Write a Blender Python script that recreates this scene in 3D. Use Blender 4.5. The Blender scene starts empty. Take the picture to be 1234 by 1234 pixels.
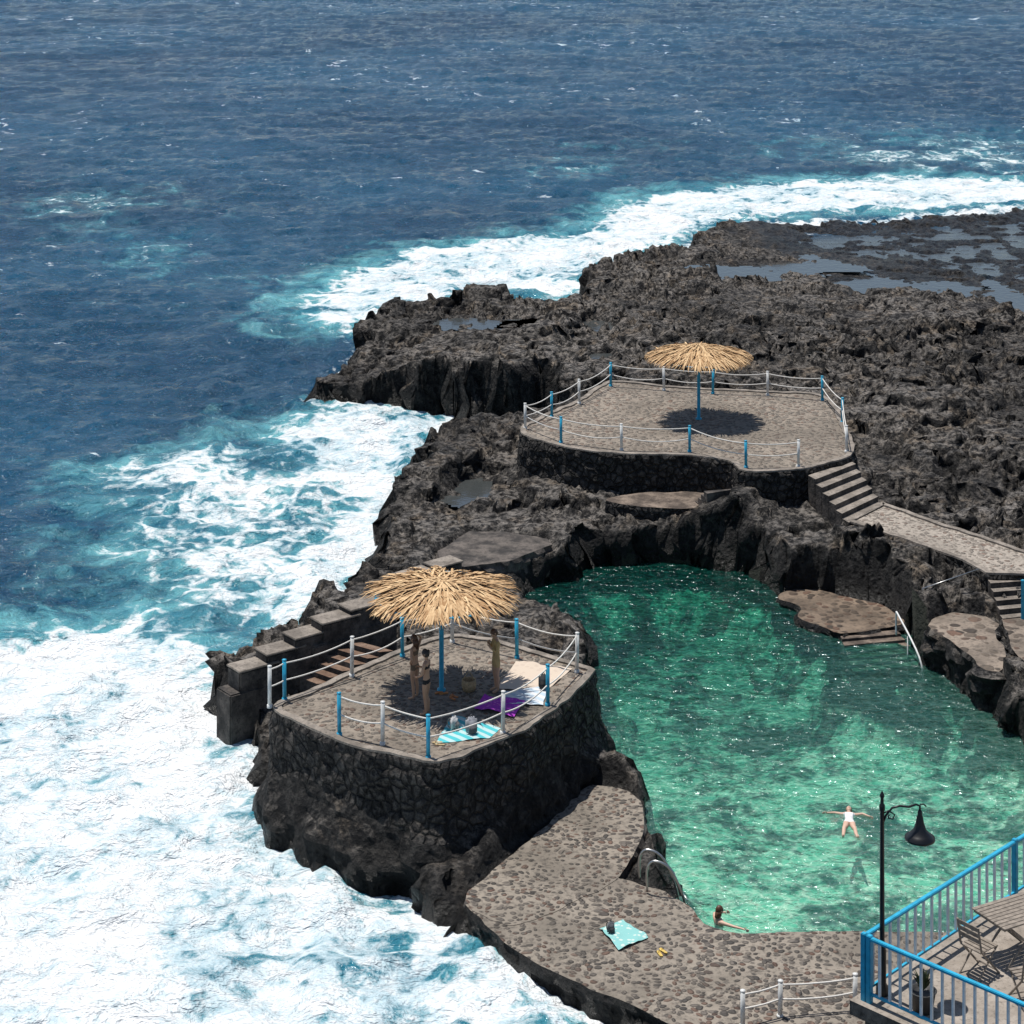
import bpy, bmesh, math, random
import numpy as np
from mathutils import Vector, Matrix
from mathutils.geometry import tessellate_polygon
random.seed(7); rng=np.random.default_rng(7)
S=bpy.context.scene
# ------------------------------------------------------------------ survey helper (photogrammetry -> world metres); level view camera with rise/fall shift
F=2614.0; H=26.4; HOR=213.0
def P(px,py,z=0.0):
    y=(H-z)*F/(py+HOR)
    return ((px-617)/F*y,y,z)
def XY(px,py,z=0.0): return P(px,py,z)[:2]
# ------------------------------------------------------------------ numpy noise
def _hash(i,j,k,s):
    n=(i.astype(np.int64)*374761393+j.astype(np.int64)*668265263+k.astype(np.int64)*1274126177+s*974634777)&0xffffffff
    n=((n^(n>>13))*1274126177)&0xffffffff
    n=((n^(n>>16))*2246822519)&0xffffffff
    return ((n^(n>>15))&0xffffff)/float(0xffffff)
def vn3(x,y,z,s=0):
    xi,yi,zi=np.floor(x),np.floor(y),np.floor(z)
    fx,fy,fz=x-xi,y-yi,z-zi
    xi,yi,zi=xi.astype(np.int64),yi.astype(np.int64),zi.astype(np.int64)
    u=fx*fx*fx*(fx*(fx*6-15)+10);v=fy*fy*fy*(fy*(fy*6-15)+10);w=fz*fz*(3-2*fz)
    def L(k):
        a=_hash(xi,yi,zi+k,s);b=_hash(xi+1,yi,zi+k,s);c=_hash(xi,yi+1,zi+k,s);d=_hash(xi+1,yi+1,zi+k,s)
        return (a*(1-u)+b*u)*(1-v)+(c*(1-u)+d*u)*v
    return (L(0)*(1-w)+L(1)*w)*2-1
def vn2(x,y,s=0):
    xi,yi=np.floor(x),np.floor(y);fx,fy=x-xi,y-yi
    xi,yi=xi.astype(np.int64),yi.astype(np.int64);z=np.zeros_like(xi)
    u=fx*fx*fx*(fx*(fx*6-15)+10);v=fy*fy*fy*(fy*(fy*6-15)+10)
    a=_hash(xi,yi,z,s);b=_hash(xi+1,yi,z,s);c=_hash(xi,yi+1,z,s);d=_hash(xi+1,yi+1,z,s)
    return ((a*(1-u)+b*u)*(1-v)+(c*(1-u)+d*u)*v)*2-1
def fbm(x,y,sc,o=5,s=0,g=.5,ridge=False):
    r=0;a=1;t=0
    for i in range(o):
        n=vn2(x*sc+i*17.3,y*sc-i*9.1,s+i)
        if ridge: n=1-2*np.abs(n)
        r=r+a*n;t+=a;a*=g
        x,y=x*.8-y*.6,x*.6+y*.8; sc*=2.03
    return r/t
def worley(x,y,sc,s=0):
    x=x*sc;y=y*sc;xi,yi=np.floor(x).astype(np.int64),np.floor(y).astype(np.int64)
    f1=np.full(x.shape,9.);f2=np.full(x.shape,9.);cid=np.zeros(x.shape);z=np.zeros_like(xi)
    for a in (-1,0,1):
        for b in (-1,0,1):
            cx,cy=xi+a,yi+b
            px=cx+_hash(cx,cy,z,s);py=cy+_hash(cx,cy,z,s+5)
            d=np.hypot(px-x,py-y);h=_hash(cx,cy,z,s+9)
            c=d<f1
            f2=np.where(c,f1,np.minimum(f2,d));cid=np.where(c,h,cid);f1=np.where(c,d,f1)
    return f1,f2,cid
def sst(a,b,x):
    t=np.clip((x-a)/(b-a),0,1);return t*t*(3-2*t)
def sdf(X,Y,poly,margin=None):
    poly=np.array(poly,float);out=np.full(X.shape,-99.)
    if margin is not None:
        m=(X>poly[:,0].min()-margin)&(X<poly[:,0].max()+margin)&(Y>poly[:,1].min()-margin)&(Y<poly[:,1].max()+margin)
        if not m.any(): return out
        x,y=X[m],Y[m]
    else: x,y=X.ravel(),Y.ravel()
    d=np.full(x.shape,1e9);ins=np.zeros(x.shape,bool);n=len(poly)
    for i in range(n):
        ax,ay=poly[i];bx,by=poly[(i+1)%n]
        ex,ey=bx-ax,by-ay;L=ex*ex+ey*ey+1e-12
        t=np.clip(((x-ax)*ex+(y-ay)*ey)/L,0,1)
        d=np.minimum(d,(x-ax-t*ex)**2+(y-ay-t*ey)**2)
        if abs(ey)>1e-9:
            c=((ay>y)!=(by>y))&(x<ex*(y-ay)/ey+ax);ins^=c
    r=np.sqrt(d)*np.where(ins,1,-1)
    if margin is not None: out[m]=r
    else: out=r.reshape(X.shape)
    return out
def catmull(pts,n=6):
    o=[];N=len(pts)
    for i in range(N):
        p0,p1,p2,p3=[np.array(pts[(i+k)%N],float) for k in (-1,0,1,2)]
        for j in range(n):
            t=j/n
            o.append(tuple(.5*((2*p1)+(-p0+p2)*t+(2*p0-5*p1+4*p2-p3)*t*t+(-p0+3*p1-3*p2+p3)*t**3)))
    return o
# ------------------------------------------------------------------ material helpers
class NT:
    def __init__(s,name):
        s.m=bpy.data.materials.new(name);s.m.use_nodes=True;s.t=s.m.node_tree;s.t.nodes.clear()
        s.out=s.t.nodes.new('ShaderNodeOutputMaterial')
    def n(s,typ,**k):
        nd=s.t.nodes.new('ShaderNode'+typ)
        for a,b in k.items():
            if a.startswith('i_'):
                key=a[2:];key=int(key) if key.isdigit() else key.replace('_',' ')
                s.set(nd.inputs[key],b)
            else: setattr(nd,a,b)
        return nd
    def set(s,sock,b):
        if isinstance(b,bpy.types.NodeSocket): s.t.links.new(b,sock)
        elif isinstance(b,bpy.types.Node): s.t.links.new(b.outputs[0],sock)
        else:
            if isinstance(b,tuple) and len(b)==3 and sock.type=='RGBA': b=b+(1,)
            sock.default_value=b
    def pos(s): return s.n('NewGeometry').outputs['Position']
    def obj(s): return s.n('TexCoord').outputs['Object']
    def mapv(s,v,scale=(1,1,1),rot=(0,0,0)): return s.n('Mapping',i_Vector=v,i_Scale=scale,i_Rotation=rot).outputs[0]
    def noise(s,v,sc,d=4,r=.55,dist=0): return s.n('TexNoise',i_Vector=v,i_Scale=sc,i_Detail=d,i_Roughness=r,i_Distortion=dist).outputs[0]
    def vor(s,v,sc,f='F1',out=0,rnd=1.): return s.n('TexVoronoi',feature=f,i_Vector=v,i_Scale=sc,i_Randomness=rnd).outputs[out]
    def math(s,op,a,b=0,c=0,clamp=False):
        nd=s.n('Math',operation=op,i_0=a,i_1=b,i_2=c);nd.use_clamp=clamp;return nd.outputs[0]
    def mr(s,v,a,b,c=0.,d=1.,smooth=True): 
        return s.n('MapRange',interpolation_type='SMOOTHSTEP' if smooth else 'LINEAR',i_Value=v,i_1=a,i_2=b,i_3=c,i_4=d).outputs[0]
    def mix(s,f,a,b,mode='MIX'):
        nd=s.t.nodes.new('ShaderNodeMix');nd.data_type='RGBA';nd.blend_type=mode
        s.set(nd.inputs[0],f);s.set(nd.inputs[6],a);s.set(nd.inputs[7],b);return nd.outputs[2]
    def warp(s,p,sc,amt,d=2.): return s.n('VectorMath',operation='ADD',i_0=p,i_1=s.n('VectorMath',operation='SCALE',i_0=s.n('TexNoise',i_Vector=p,i_Scale=sc,i_Detail=d).outputs[1],i_Scale=amt).outputs[0]).outputs[0]
    def bump(s,h,st=1.,d=.1,nrm=None):
        nd=s.n('Bump',i_Height=h,i_Strength=st,i_Distance=d)
        if nrm is not None: s.set(nd.inputs['Normal'],nrm)
        return nd.outputs[0]
    def pbr(s,col,rough=.8,nrm=None,spec=.5,**k):
        b=s.n('BsdfPrincipled');s.set(b.inputs['Base Color'],col);s.set(b.inputs['Roughness'],rough);b.inputs['Specular IOR Level'].default_value=spec
        if nrm is not None: s.set(b.inputs['Normal'],nrm)
        for a,v in k.items(): s.set(b.inputs[a.replace('_',' ')],v)
        return b.outputs[0]
    def done(s,sh): s.t.links.new(sh,s.out.inputs[0]);return s.m
def sep(m,v,i): return m.n('SeparateXYZ',i_0=v).outputs[i]

def simple(name,col,rough=.6,var=.15,sc=6,bump=.0,metal=0,spec=.5):
    m=NT(name);o=m.pos();n=m.noise(o,sc,3)
    c=m.mix(m.mr(n,.3,.7),tuple(x*(1-var) for x in col),tuple(min(1,x*(1+var)) for x in col))
    nr=m.bump(n,1,bump) if bump else None
    return m.done(m.pbr(c,rough,nr,spec,Metallic=metal))

def mat_rock():
    m=NT('lava_rock');p=m.pos();g=m.n('NewGeometry')
    nz=sep(m,g.outputs['Normal'],2);pz=sep(m,p,2)
    n1=m.noise(p,.8,4,.62);n2=m.noise(p,3.4,6,.74);n3=m.noise(p,.16,4,.6);v2=m.vor(p,4.6)
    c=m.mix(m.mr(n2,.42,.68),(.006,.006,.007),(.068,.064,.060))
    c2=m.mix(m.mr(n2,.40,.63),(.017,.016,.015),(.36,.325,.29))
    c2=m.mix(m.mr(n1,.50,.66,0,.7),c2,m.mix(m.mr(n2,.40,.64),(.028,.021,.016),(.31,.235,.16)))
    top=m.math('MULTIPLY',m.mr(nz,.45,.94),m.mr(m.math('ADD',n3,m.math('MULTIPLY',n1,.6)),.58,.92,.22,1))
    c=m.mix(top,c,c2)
    c=m.mix(m.mr(v2,.06,.30,.85,0),c,(.006,.006,.006))      # pits, with crevice shade painted dark into the colour
    c=m.mix(m.mr(m.math('ADD',pz,m.math('MULTIPLY',n1,.9)),.65,1.60,.82,0),c,(.009,.0085,.008))   # wet band above the waterline, carried up the cliffs as painted shade
    h=m.math('ADD',n2,m.math('MULTIPLY',m.mr(v2,.0,.5),.35))
    nr=m.bump(h,1,.50)
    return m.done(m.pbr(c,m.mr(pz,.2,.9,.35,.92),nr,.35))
def mat_poolfloor():
    m=NT('pool_floor');p=m.pos();pz=sep(m,p,2)
    fn=m.noise(p,.42,4,.6,.5);fine=m.noise(p,2.6,4,.65)
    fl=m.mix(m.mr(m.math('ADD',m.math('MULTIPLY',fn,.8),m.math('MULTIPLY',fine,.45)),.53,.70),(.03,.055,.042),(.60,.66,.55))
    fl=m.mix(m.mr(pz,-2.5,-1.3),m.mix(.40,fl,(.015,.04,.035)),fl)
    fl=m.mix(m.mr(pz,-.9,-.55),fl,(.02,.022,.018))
    return m.done(m.pbr(fl,.9,m.bump(fine,1,.2),.2))
def mat_masonry():
    m=NT('basalt_masonry');p=m.pos();pd=m.warp(p,2.,.3)
    e=m.vor(pd,3.4,'DISTANCE_TO_EDGE');cc=m.n('TexVoronoi',i_Vector=pd,i_Scale=3.4).outputs['Color']
    n=m.noise(p,6,5,.68)
    c=m.mix(sep(m,cc,0),(.012,.011,.011),(.046,.042,.040));c=m.mix(m.mr(n,.42,.68,0,.8),c,(.12,.108,.096))
    c=m.mix(m.mr(n,.30,.48,.7,0),c,(.006,.006,.006))
    c=m.mix(m.mr(e,.02,.08,.8,0),c,(.012,.011,.010))
    h=m.math('ADD',m.mr(e,0,.16),m.math('MULTIPLY',n,1.0))
    return m.done(m.pbr(c,.9,m.bump(h,1,.16),.3))
def mat_cobble(name,stoneA,stoneB,mortar,sc,th=.42,big=.4):
    m=NT(name);p=m.pos();pf=m.mapv(m.warp(p,1.2,.5),(1,1,.3))
    vt=m.n('TexVoronoi',i_Vector=pf,i_Scale=sc,i_Randomness=1.);d=vt.outputs['Distance'];cc=vt.outputs['Color']
    n=m.noise(p,8,4,.68);b=m.noise(p,.45,5,.62)
    c=m.mix(sep(m,cc,0),stoneA,stoneB);c=m.mix(m.mr(sep(m,cc,1),.72,.85,0,.55),c,(.17,.085,.055))
    dd=m.math('ADD',d,m.math('MULTIPLY',m.math('SUBTRACT',b,.5),.7));dd=m.math('ADD',dd,m.math('MULTIPLY',m.math('SUBTRACT',sep(m,cc,2),.5),.3))
    c=m.mix(m.mr(dd,th-.06,th+.08,0,1),c,mortar)
    c=m.mix(m.mr(b,.38,.66,0,big),c,tuple(x*.36 for x in mortar))
    c=m.mix(m.mr(n,.3,.55,.6,0),c,(.04,.036,.032))
    h=m.math('ADD',m.mr(dd,th-.25,th+.1,1,0),m.math('MULTIPLY',n,.5))
    return m.done(m.pbr(c,.88,m.bump(h,.9,.06),.3))
def mat_concrete(name,a,b):
    m=NT(name);p=m.pos();n=m.noise(p,1.6,6,.68);f=m.noise(p,10,3,.7)
    c=m.mix(m.mr(n,.35,.68),a,b);c=m.mix(m.mr(f,.50,.70,0,.6),c,tuple(x*.4 for x in a))
    return m.done(m.pbr(c,.9,m.bump(m.math('ADD',n,m.math('MULTIPLY',f,.4)),.8,.08),.3))
M={}
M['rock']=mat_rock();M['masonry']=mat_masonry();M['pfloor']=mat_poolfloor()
M['cob']=mat_cobble('cobbled_paving',(.055,.05,.046),(.185,.160,.136),(.275,.238,.195),6.4,.43,.6)
M['cob2']=mat_cobble('platform_paving',(.12,.105,.09),(.23,.197,.162),(.28,.237,.192),6.5,.42,.6)
M['path']=mat_cobble('path_paving',(.18,.155,.13),(.29,.25,.21),(.36,.315,.265),6.,.40,.4)
M['conc']=mat_concrete('rough_concrete',(.07,.055,.045),(.24,.19,.15))
M['land']=mat_cobble('landing_stone',(.03,.023,.018),(.14,.105,.078),(.22,.165,.12),3.2,.40,.9)
M['block']=mat_cobble('block_stone',(.045,.036,.03),(.17,.135,.105),(.27,.22,.175),2.6,.40,.8)
M['dconc']=mat_concrete('dark_concrete',(.035,.032,.03),(.14,.12,.105))
M['kerb']=mat_concrete('kerb_concrete',(.15,.13,.11),(.31,.27,.23))
M['blue']=simple('blue_paint',(.02,.32,.50),.45,.15,8)
M['white']=simple('white_paint',(.66,.66,.64),.5,.12,9)
M['pale']=simple('pale_blue_paint',(.68,.72,.73),.45,.12,9)
M['rope']=simple('white_rope',(.62,.60,.56),.8,.12,30)
M['black']=simple('black_iron',(.008,.008,.009),.35,.2,8)
M['steel']=simple('steel',(.45,.45,.44),.3,.1,8,metal=.9)
M['wood']=simple('weathered_wood',(.22,.185,.15),.75,.3,12,.01)
M['floor']=mat_concrete('terrace_floor',(.24,.205,.17),(.36,.315,.27))
# ------------------------------------------------------------------ mesh helpers
def link(o,parent=None):
    S.collection.objects.link(o)
    if parent: o.parent=parent
    return o
def mk(name,v,f,mats,parent=None,smooth=False,mi=None):
    me=bpy.data.meshes.new(name);me.from_pydata([tuple(map(float,a)) for a in v],[],f)
    for a in (mats if isinstance(mats,list) else [mats]): me.materials.append(a)
    if mi is not None: me.polygons.foreach_set('material_index',mi)
    if smooth: me.polygons.foreach_set('use_smooth',[True]*len(f))
    me.update();return link(bpy.data.objects.new(name,me),parent)
def empty(name,loc=(0,0,0)):
    o=bpy.data.objects.new(name,None);o.location=loc;o.empty_display_size=.3;S.collection.objects.link(o);return o
class G:   # geometry accumulator
    def __init__(s): s.v=[];s.f=[];s.m=[]
    def add(s,v,f,mi=0):
        b=len(s.v);s.v+=list(v);s.f+=[tuple(b+i for i in q) for q in f];s.m+=[mi]*len(f)
    def box(s,c,d,mi=0,R=None,bev=0):
        bm=bmesh.new();bmesh.ops.create_cube(bm,size=1)
        for q in bm.verts: q.co=Vector((q.co.x*d[0],q.co.y*d[1],q.co.z*d[2]))
        if bev: bmesh.ops.bevel(bm,geom=bm.edges[:],offset=bev,segments=2,affect='EDGES')
        bm.verts.ensure_lookup_table()
        vs=[(R@q.co if R else q.co)+Vector(c) for q in bm.verts]
        s.add([tuple(q) for q in vs],[tuple(w.index for w in f.verts) for f in bm.faces],mi);bm.free()
    def tube(s,pts,r,mi=0,n=8,cap=True):
        pts=[Vector(p) for p in pts];N=len(pts);rr=r if isinstance(r,(list,tuple)) else [r]*N
        vs=[];up=None
        for i,p in enumerate(pts):
            d=(pts[min(i+1,N-1)]-pts[max(i-1,0)]).normalized()
            if up is None: up=Vector((0,0,1)) if abs(d.z)<.9 else Vector((1,0,0))
            a=d.cross(up).normalized();b=a.cross(d).normalized();up=b
            for k in range(n):
                t=2*math.pi*k/n;vs.append(tuple(p+(a*math.cos(t)+b*math.sin(t))*rr[i]))
        fs=[(i*n+k,i*n+(k+1)%n,(i+1)*n+(k+1)%n,(i+1)*n+k) for i in range(N-1) for k in range(n)]
        if cap: fs+=[tuple(range(n-1,-1,-1)),tuple((N-1)*n+k for k in range(n))]
        s.add(vs,fs,mi)
    def lathe(s,prof,c,mi=0,n=20,sx=1,sy=1):
        vs=[(c[0]+r*math.cos(2*math.pi*k/n)*sx,c[1]+r*math.sin(2*math.pi*k/n)*sy,c[2]+z) for r,z in prof for k in range(n)]
        fs=[(i*n+k,i*n+(k+1)%n,(i+1)*n+(k+1)%n,(i+1)*n+k) for i in range(len(prof)-1) for k in range(n)]
        s.add(vs,fs,mi)
    def prism(s,poly,zt,zb,mt=0,ms=0):
        n=len(poly);a=sum(poly[i][0]*poly[(i+1)%n][1]-poly[(i+1)%n][0]*poly[i][1] for i in range(n))
        if a<0: poly=poly[::-1]
        s.add([(x,y,zt) for x,y in poly],[tuple(range(n))],mt)
        s.add([(x,y,zt) for x,y in poly]+[(x,y,zb) for x,y in poly],[(i,n+i,n+(i+1)%n,(i+1)%n) for i in range(n)],ms)
    def obj(s,name,mats,parent=None,smooth=False): return mk(name,s.v,s.f,mats,parent,smooth,s.m)
# ------------------------------------------------------------------ layout polygons
PLAT2=catmull([XY(a,b,3) for a,b in [(735,460),(800,465),(862,469),(925,472),(993,477),(1018,508),(1028,545),(1000,558),(968,566),(898,569),(878,556),(831,550),(749,548),(690,541),(642,529),(626,518),(640,508),(668,495),(700,480)]],4)
PLAT1=catmull([XY(a,b,3) for a,b in [(332,852),(360,836),(424,808),(485,783),(540,766),(590,770),(630,782),(700,802),(713,815),(668,858),(610,892),(530,920),(470,908),(405,893),(350,868)]],3)
PATH=[XY(a,b,1.9) for a,b in [(1018,628),(1064,606),(1130,630),(1234,664),(1310,690),(1300,706),(1242,694),(1188,692),(1150,672),(1090,652)]]
LEDGE=catmull([XY(a,b,1.75) for a,b in [(730,603),(770,594),(820,592),(850,584),(880,570),(905,584),(885,600),(850,611),(790,612)]],4)
SLAB=[XY(a,b,1.15) for a,b in [(528,664),(566,640),(610,640),(662,649),(668,656),(612,676),(560,684),(530,680)]]
LAND=catmull([XY(a,b,.22) for a,b in [(936,722),(952,713),(985,712),(1035,722),(1062,728),(1088,746),(1078,756),(1012,765),(990,752),(965,742),(958,731)]],3)
BLOCK=catmull([XY(a,b,1.1) for a,b in [(1116,754),(1140,743),(1165,738),(1205,752),(1206,800),(1192,806),(1172,790),(1150,776)]],2)
LOWR=[XY(a,b,1.05) for a,b in [(1205,740),(1262,733),(1420,800),(1420,900),(1234,800),(1215,775)]]
W1=catmull([XY(a,b,.562) for a,b in [(560,1085),(600,1045),(660,990),(705,950),(718,945),(748,950),(769,965),(774,992),(765,1022),(748,1056),(705,1080),(660,1100),(610,1115)]],3)
W2=[XY(a,b,.55) for a,b in [(560,1090),(620,1060),(700,1050),(748,1058),(800,1075),(828,1092),(850,1112),(890,1123),(1040,1123),(1180,1123),(1300,1100),(1500,1300),(1300,1500),(1000,1400),(900,1275),(780,1222),(650,1165),(590,1120)]]
POOL=catmull([XY(a,b) for a,b in [(632,722),(655,706),(690,698),(708,686),(770,680),(850,682),(905,693),(938,720),(960,738),(988,755),(1012,766),(1045,761),(1080,757),(1112,792),(1135,802),(1160,828),(1190,852),(1234,888),(1330,940),(1380,1030),(1330,1130),(1180,1160),(1040,1165),(960,1165),(890,1162),(848,1148),(822,1112),(800,1055),(778,1000),(768,970),(740,958),(716,948),(712,900),(706,850),(690,790),(650,762),(632,742)]],3)
COAST=[(1400,240,.3),(1300,245,.3),(1234,248,.3),(1190,252,.3),(1140,252,.3),(1060,262,.4),(1000,264,.4),(950,266,.5),(905,262,.6),(850,272,.8),(838,292,1),(775,303,1.5),(718,318,1.8),(700,345,1.8),(693,364,1.8),(655,364,1.8),(600,355,1.8),(545,361,1.8),(500,368,1.8),(466,382,1.6),(452,404,1.0),(425,432,.8),(398,462,.4),(386,482,0),(430,487,0),(480,488,0),(530,496,0),(560,506,0),(590,507,0),(640,503,0),(668,507,.2),(640,517,1.3),(600,513,1.5),(560,519,1.5),(520,541,1.2),(497,575,1),(476,615,.5),(468,655,0),(450,690,0),(430,716,.4),(385,742,.8),(335,768,1),(285,797,1),(262,830,.5),(275,880,0),(330,945,0),(400,1000,0),(470,1055,0),(540,1112,0),(640,1180,0),(760,1250,0),(880,1320,0)]
CO=catmull([XY(*c) for c in COAST],3)
CO=CO[:-3]+[XY(880,1320),(3.5,36),(2,18),(75,18),(75,158)]
FLATS=[(PLAT2,3,1.8),(PLAT1,3,1.8),(PATH,1.9,1.8),(LEDGE,1.75,1.8),(SLAB,1.15,1.8),(LAND,.22,6),(BLOCK,1.1,3),(LOWR,1.05,1.8),(W1,.56,1.8),(W2,.55,1.8)]
SUBL=catmull([XY(a,b,-.4) for a,b in [(996,776),(1024,802),(1070,826),(1105,834),(1142,842),(1134,864),(1080,866),(1020,844),(992,800)]],3)
CTRL=[(500,390,1.8),(560,380,1.9),(640,385,2.0),(700,400,2.2),(750,340,1.8),(850,300,1.0),(900,320,.8),(950,300,.3),(1100,300,.0),(1200,270,.05),(1234,330,.0),(1050,335,.3),(1150,330,.1),(1050,285,.05),(900,370,1.5),(1000,370,1.3),(1100,380,1.4),(1200,380,1.0),(1234,420,1.5),(1050,450,2.1),(950,430,2.1),(1150,480,1.9),(1234,500,1.6),(1100,560,1.6),(1170,600,1.6),(1234,630,1.6),(560,440,2.1),(620,430,2.3),(680,470,2.2),(720,440,2.1),(450,440,1.2),(410,470,.5),(480,470,1.5),
(560,540,1.7),(520,600,1.4),(600,600,1.5),(640,560,1.9),(600,640,1.2),(500,655,1.0),(700,600,1.5),(700,650,1.1),(760,650,1.3),(820,645,1.5),(880,650,1.9),(920,630,1.9),(960,620,1.8),(950,670,1.7),(1050,670,1.7),(1010,695,1.5),(1100,700,1.4),(1150,700,1.4),(1190,730,1.3),(1090,728,1.1),(1160,760,1.1),(1220,800,1.1),(900,650,1.8),
(470,720,1.0),(600,690,.5),(400,790,1.2),(330,830,1.0),(340,920,.4),(450,960,.5),(600,1000,1.0),(660,950,1.2),(700,930,1.2),(560,1100,.3),(800,1150,.3),(900,1250,.3),(1100,1200,.3),(1300,1100,.6)]
# ------------------------------------------------------------------ terrain
xs=np.arange(-15,54,.125)
ys=[18.]
while ys[-1]<164: ys.append(ys[-1]+(.5 if ys[-1]<46 else .13 if ys[-1]<100 else min(.3,.13+(ys[-1]-100)*.005)))
ys=np.array(ys);X,Y=np.meshgrid(xs,ys)
edge=fbm(X,Y,.35,5,3)*1.1+fbm(X,Y,1.3,3,11)*.45
sl=sdf(X,Y,CO)
num=0;den=1e-6
for a,b,h in CTRL:
    cx,cy=XY(a,b,h);w=1/((X-cx)**2+((Y-cy)*.75)**2+1.5)**1.8;num=num+w*h;den=den+w
h0=num/den
wx,wy=X+edge*.6,Y+fbm(X,Y,.4,3,22)
f1,f2,cid=worley(wx,wy,.36,4)
g1,g2,cid2=worley(X+fbm(X,Y,1.1,2,23)*.3,Y,1.05,8)
k1,k2,cid3=worley(X,Y,2.5,14)
rough=sst(.1,1.4,h0)*.85+.22
fis=fbm(X,Y,.40,3,36,.5,True)
zone=sst(-.3,.35,fbm(X,Y,.11,3,38))          # rougher aa clinker vs smoother pahoehoe zones
det=(fbm(X,Y,.24,6,31,.54,True)*.50+(cid-.5)*.62*sst(0,.25,f2-f1)+((cid2-.5)*.30-.28*(1-sst(0,.13,f2-f1))-.22*(1-sst(0,.18,g2-g1))+(cid3-.5)*.13+fbm(X,Y,2.2,3,41,.6,True)*.14)*(.30+.75*zone)-.50*sst(.50,.85,fis))*rough
h=h0+det+.08
tt=(h+fbm(X,Y,.9,3,47)*.12)/.42;fr_=tt-np.floor(tt)
lay=(np.floor(tt)+sst(.30,.62,fr_))*.42           # layered flow tops with small scarps
h=h*.38+lay*.62+.035*fbm(X,Y,2.6,3,48,.6,True)*rough
shelf=sst(-.5,2.5,sdf(X,Y,[XY(a,b,.1) for a,b in [(905,284),(1000,272),(1100,268),(1300,252),(1400,330),(1234,338),(1180,342),(1120,322),(1040,318),(960,306)]])+edge*1.5)
h=h*(1-shelf)+shelf*(-.10+fbm(X,Y,.5,5,33,.55,True)*.28+(cid2-.5)*.12)
cl=sst(-.60,.40,sl+edge*sst(0,1,5-abs(sl)))
hl=-3.2+(h+3.2)*cl
hl=np.maximum(hl,-3.2+3.0*sst(-3.0,.3,sl+edge)+det*.9-.1)
sp=sdf(X,Y,POOL)
pe=sst(-.40,.30,sp+edge*.38)
fl=-1.15-1.4*sst(53,73,Y-X*.4)+fbm(X,Y,.4,5,51)*.4+(cid2-.5)*.25*sst(56,64,Y)
fl=np.maximum(fl,-.35-2.2*sst(-.2,2.0,sp+edge*.8)+det*.5)
ss_=sst(-.55,.25,sdf(X,Y,SUBL,2.)+fbm(X,Y,1.,3,52)*.25)          # sunken rock arc by the steps
fl=fl*(1-ss_)+ss_*np.maximum(fl,-.42+fbm(X,Y,1.2,3,53)*.12)
hl=hl*(1-pe)+fl*pe
for poly,z,k in FLATS:
    sd=sdf(X,Y,poly,3.)
    lim=z-.22+np.maximum(0,-sd-.10)*k
    hl=np.where(sd>-2.9,np.minimum(hl,lim),hl)
stp=[XY(1008,762,0),XY(1082,755,0),XY(1116,802,-.2),XY(1026,812,-.2)]
hl=np.where(sdf(X,Y,stp,2.)>-.1,np.minimum(hl,-.9),hl)
TP=[(865,332,1.2,2.6,.9),(950,322,.7,3.4,1.0),(545,386,1.75,1.0,.4),(612,392,1.9,1.8,.5),(720,388,2.0,1.0,.6),(855,388,1.6,1.0,.4),(760,345,1.7,.8,.4),(1060,345,.5,3,1.0),(1225,365,.8,1.2,2.2),(560,590,1.3,.8,.5),(725,430,2.0,.6,.3),(1150,350,.6,2,.8),(635,388,1.9,1.2,.4)]
tps=[]
for a,b,z,rx,ry in TP:
    cx,cy=XY(a,b,z);ry*=3.
    q=np.sqrt(((X-cx)/rx)**2+((Y-cy)/ry)**2)+fbm(X,Y,.5,5,60)*1.0
    w=1-sst(.5,1.25,q);m=w>0
    hl=np.where(m,hl*(1-w)+(z-.24+det*.45)*w,hl);tps.append((q,z))
gy,gx=np.gradient(hl,ys,xs)
gm=np.clip(np.hypot(gx,gy),0,2.5)/2.5
infl=np.zeros(X.shape)
for poly,z,k in FLATS: infl=np.maximum(infl,sst(-.5,-.1,sdf(X,Y,poly,1.)))
gm=gm*(1-infl)
dx=vn3(X*1.3,Y*1.3,hl*1.6,71)*.46+vn3(X*3.5,Y*3.5,hl*4,72)*.18
dy=vn3(X*1.3,Y*1.3,hl*1.6,73)*.46+vn3(X*3.5,Y*3.5,hl*4,74)*.18
dz=vn3(X*2.5,Y*2.5,hl*3,75)*.20
XX,YY,ZZ=X+dx*gm,Y+dy*gm,hl+dz*gm+(1-infl)*vn3(X*3.9,Y*3.9,hl*2,76)*.05
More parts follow.
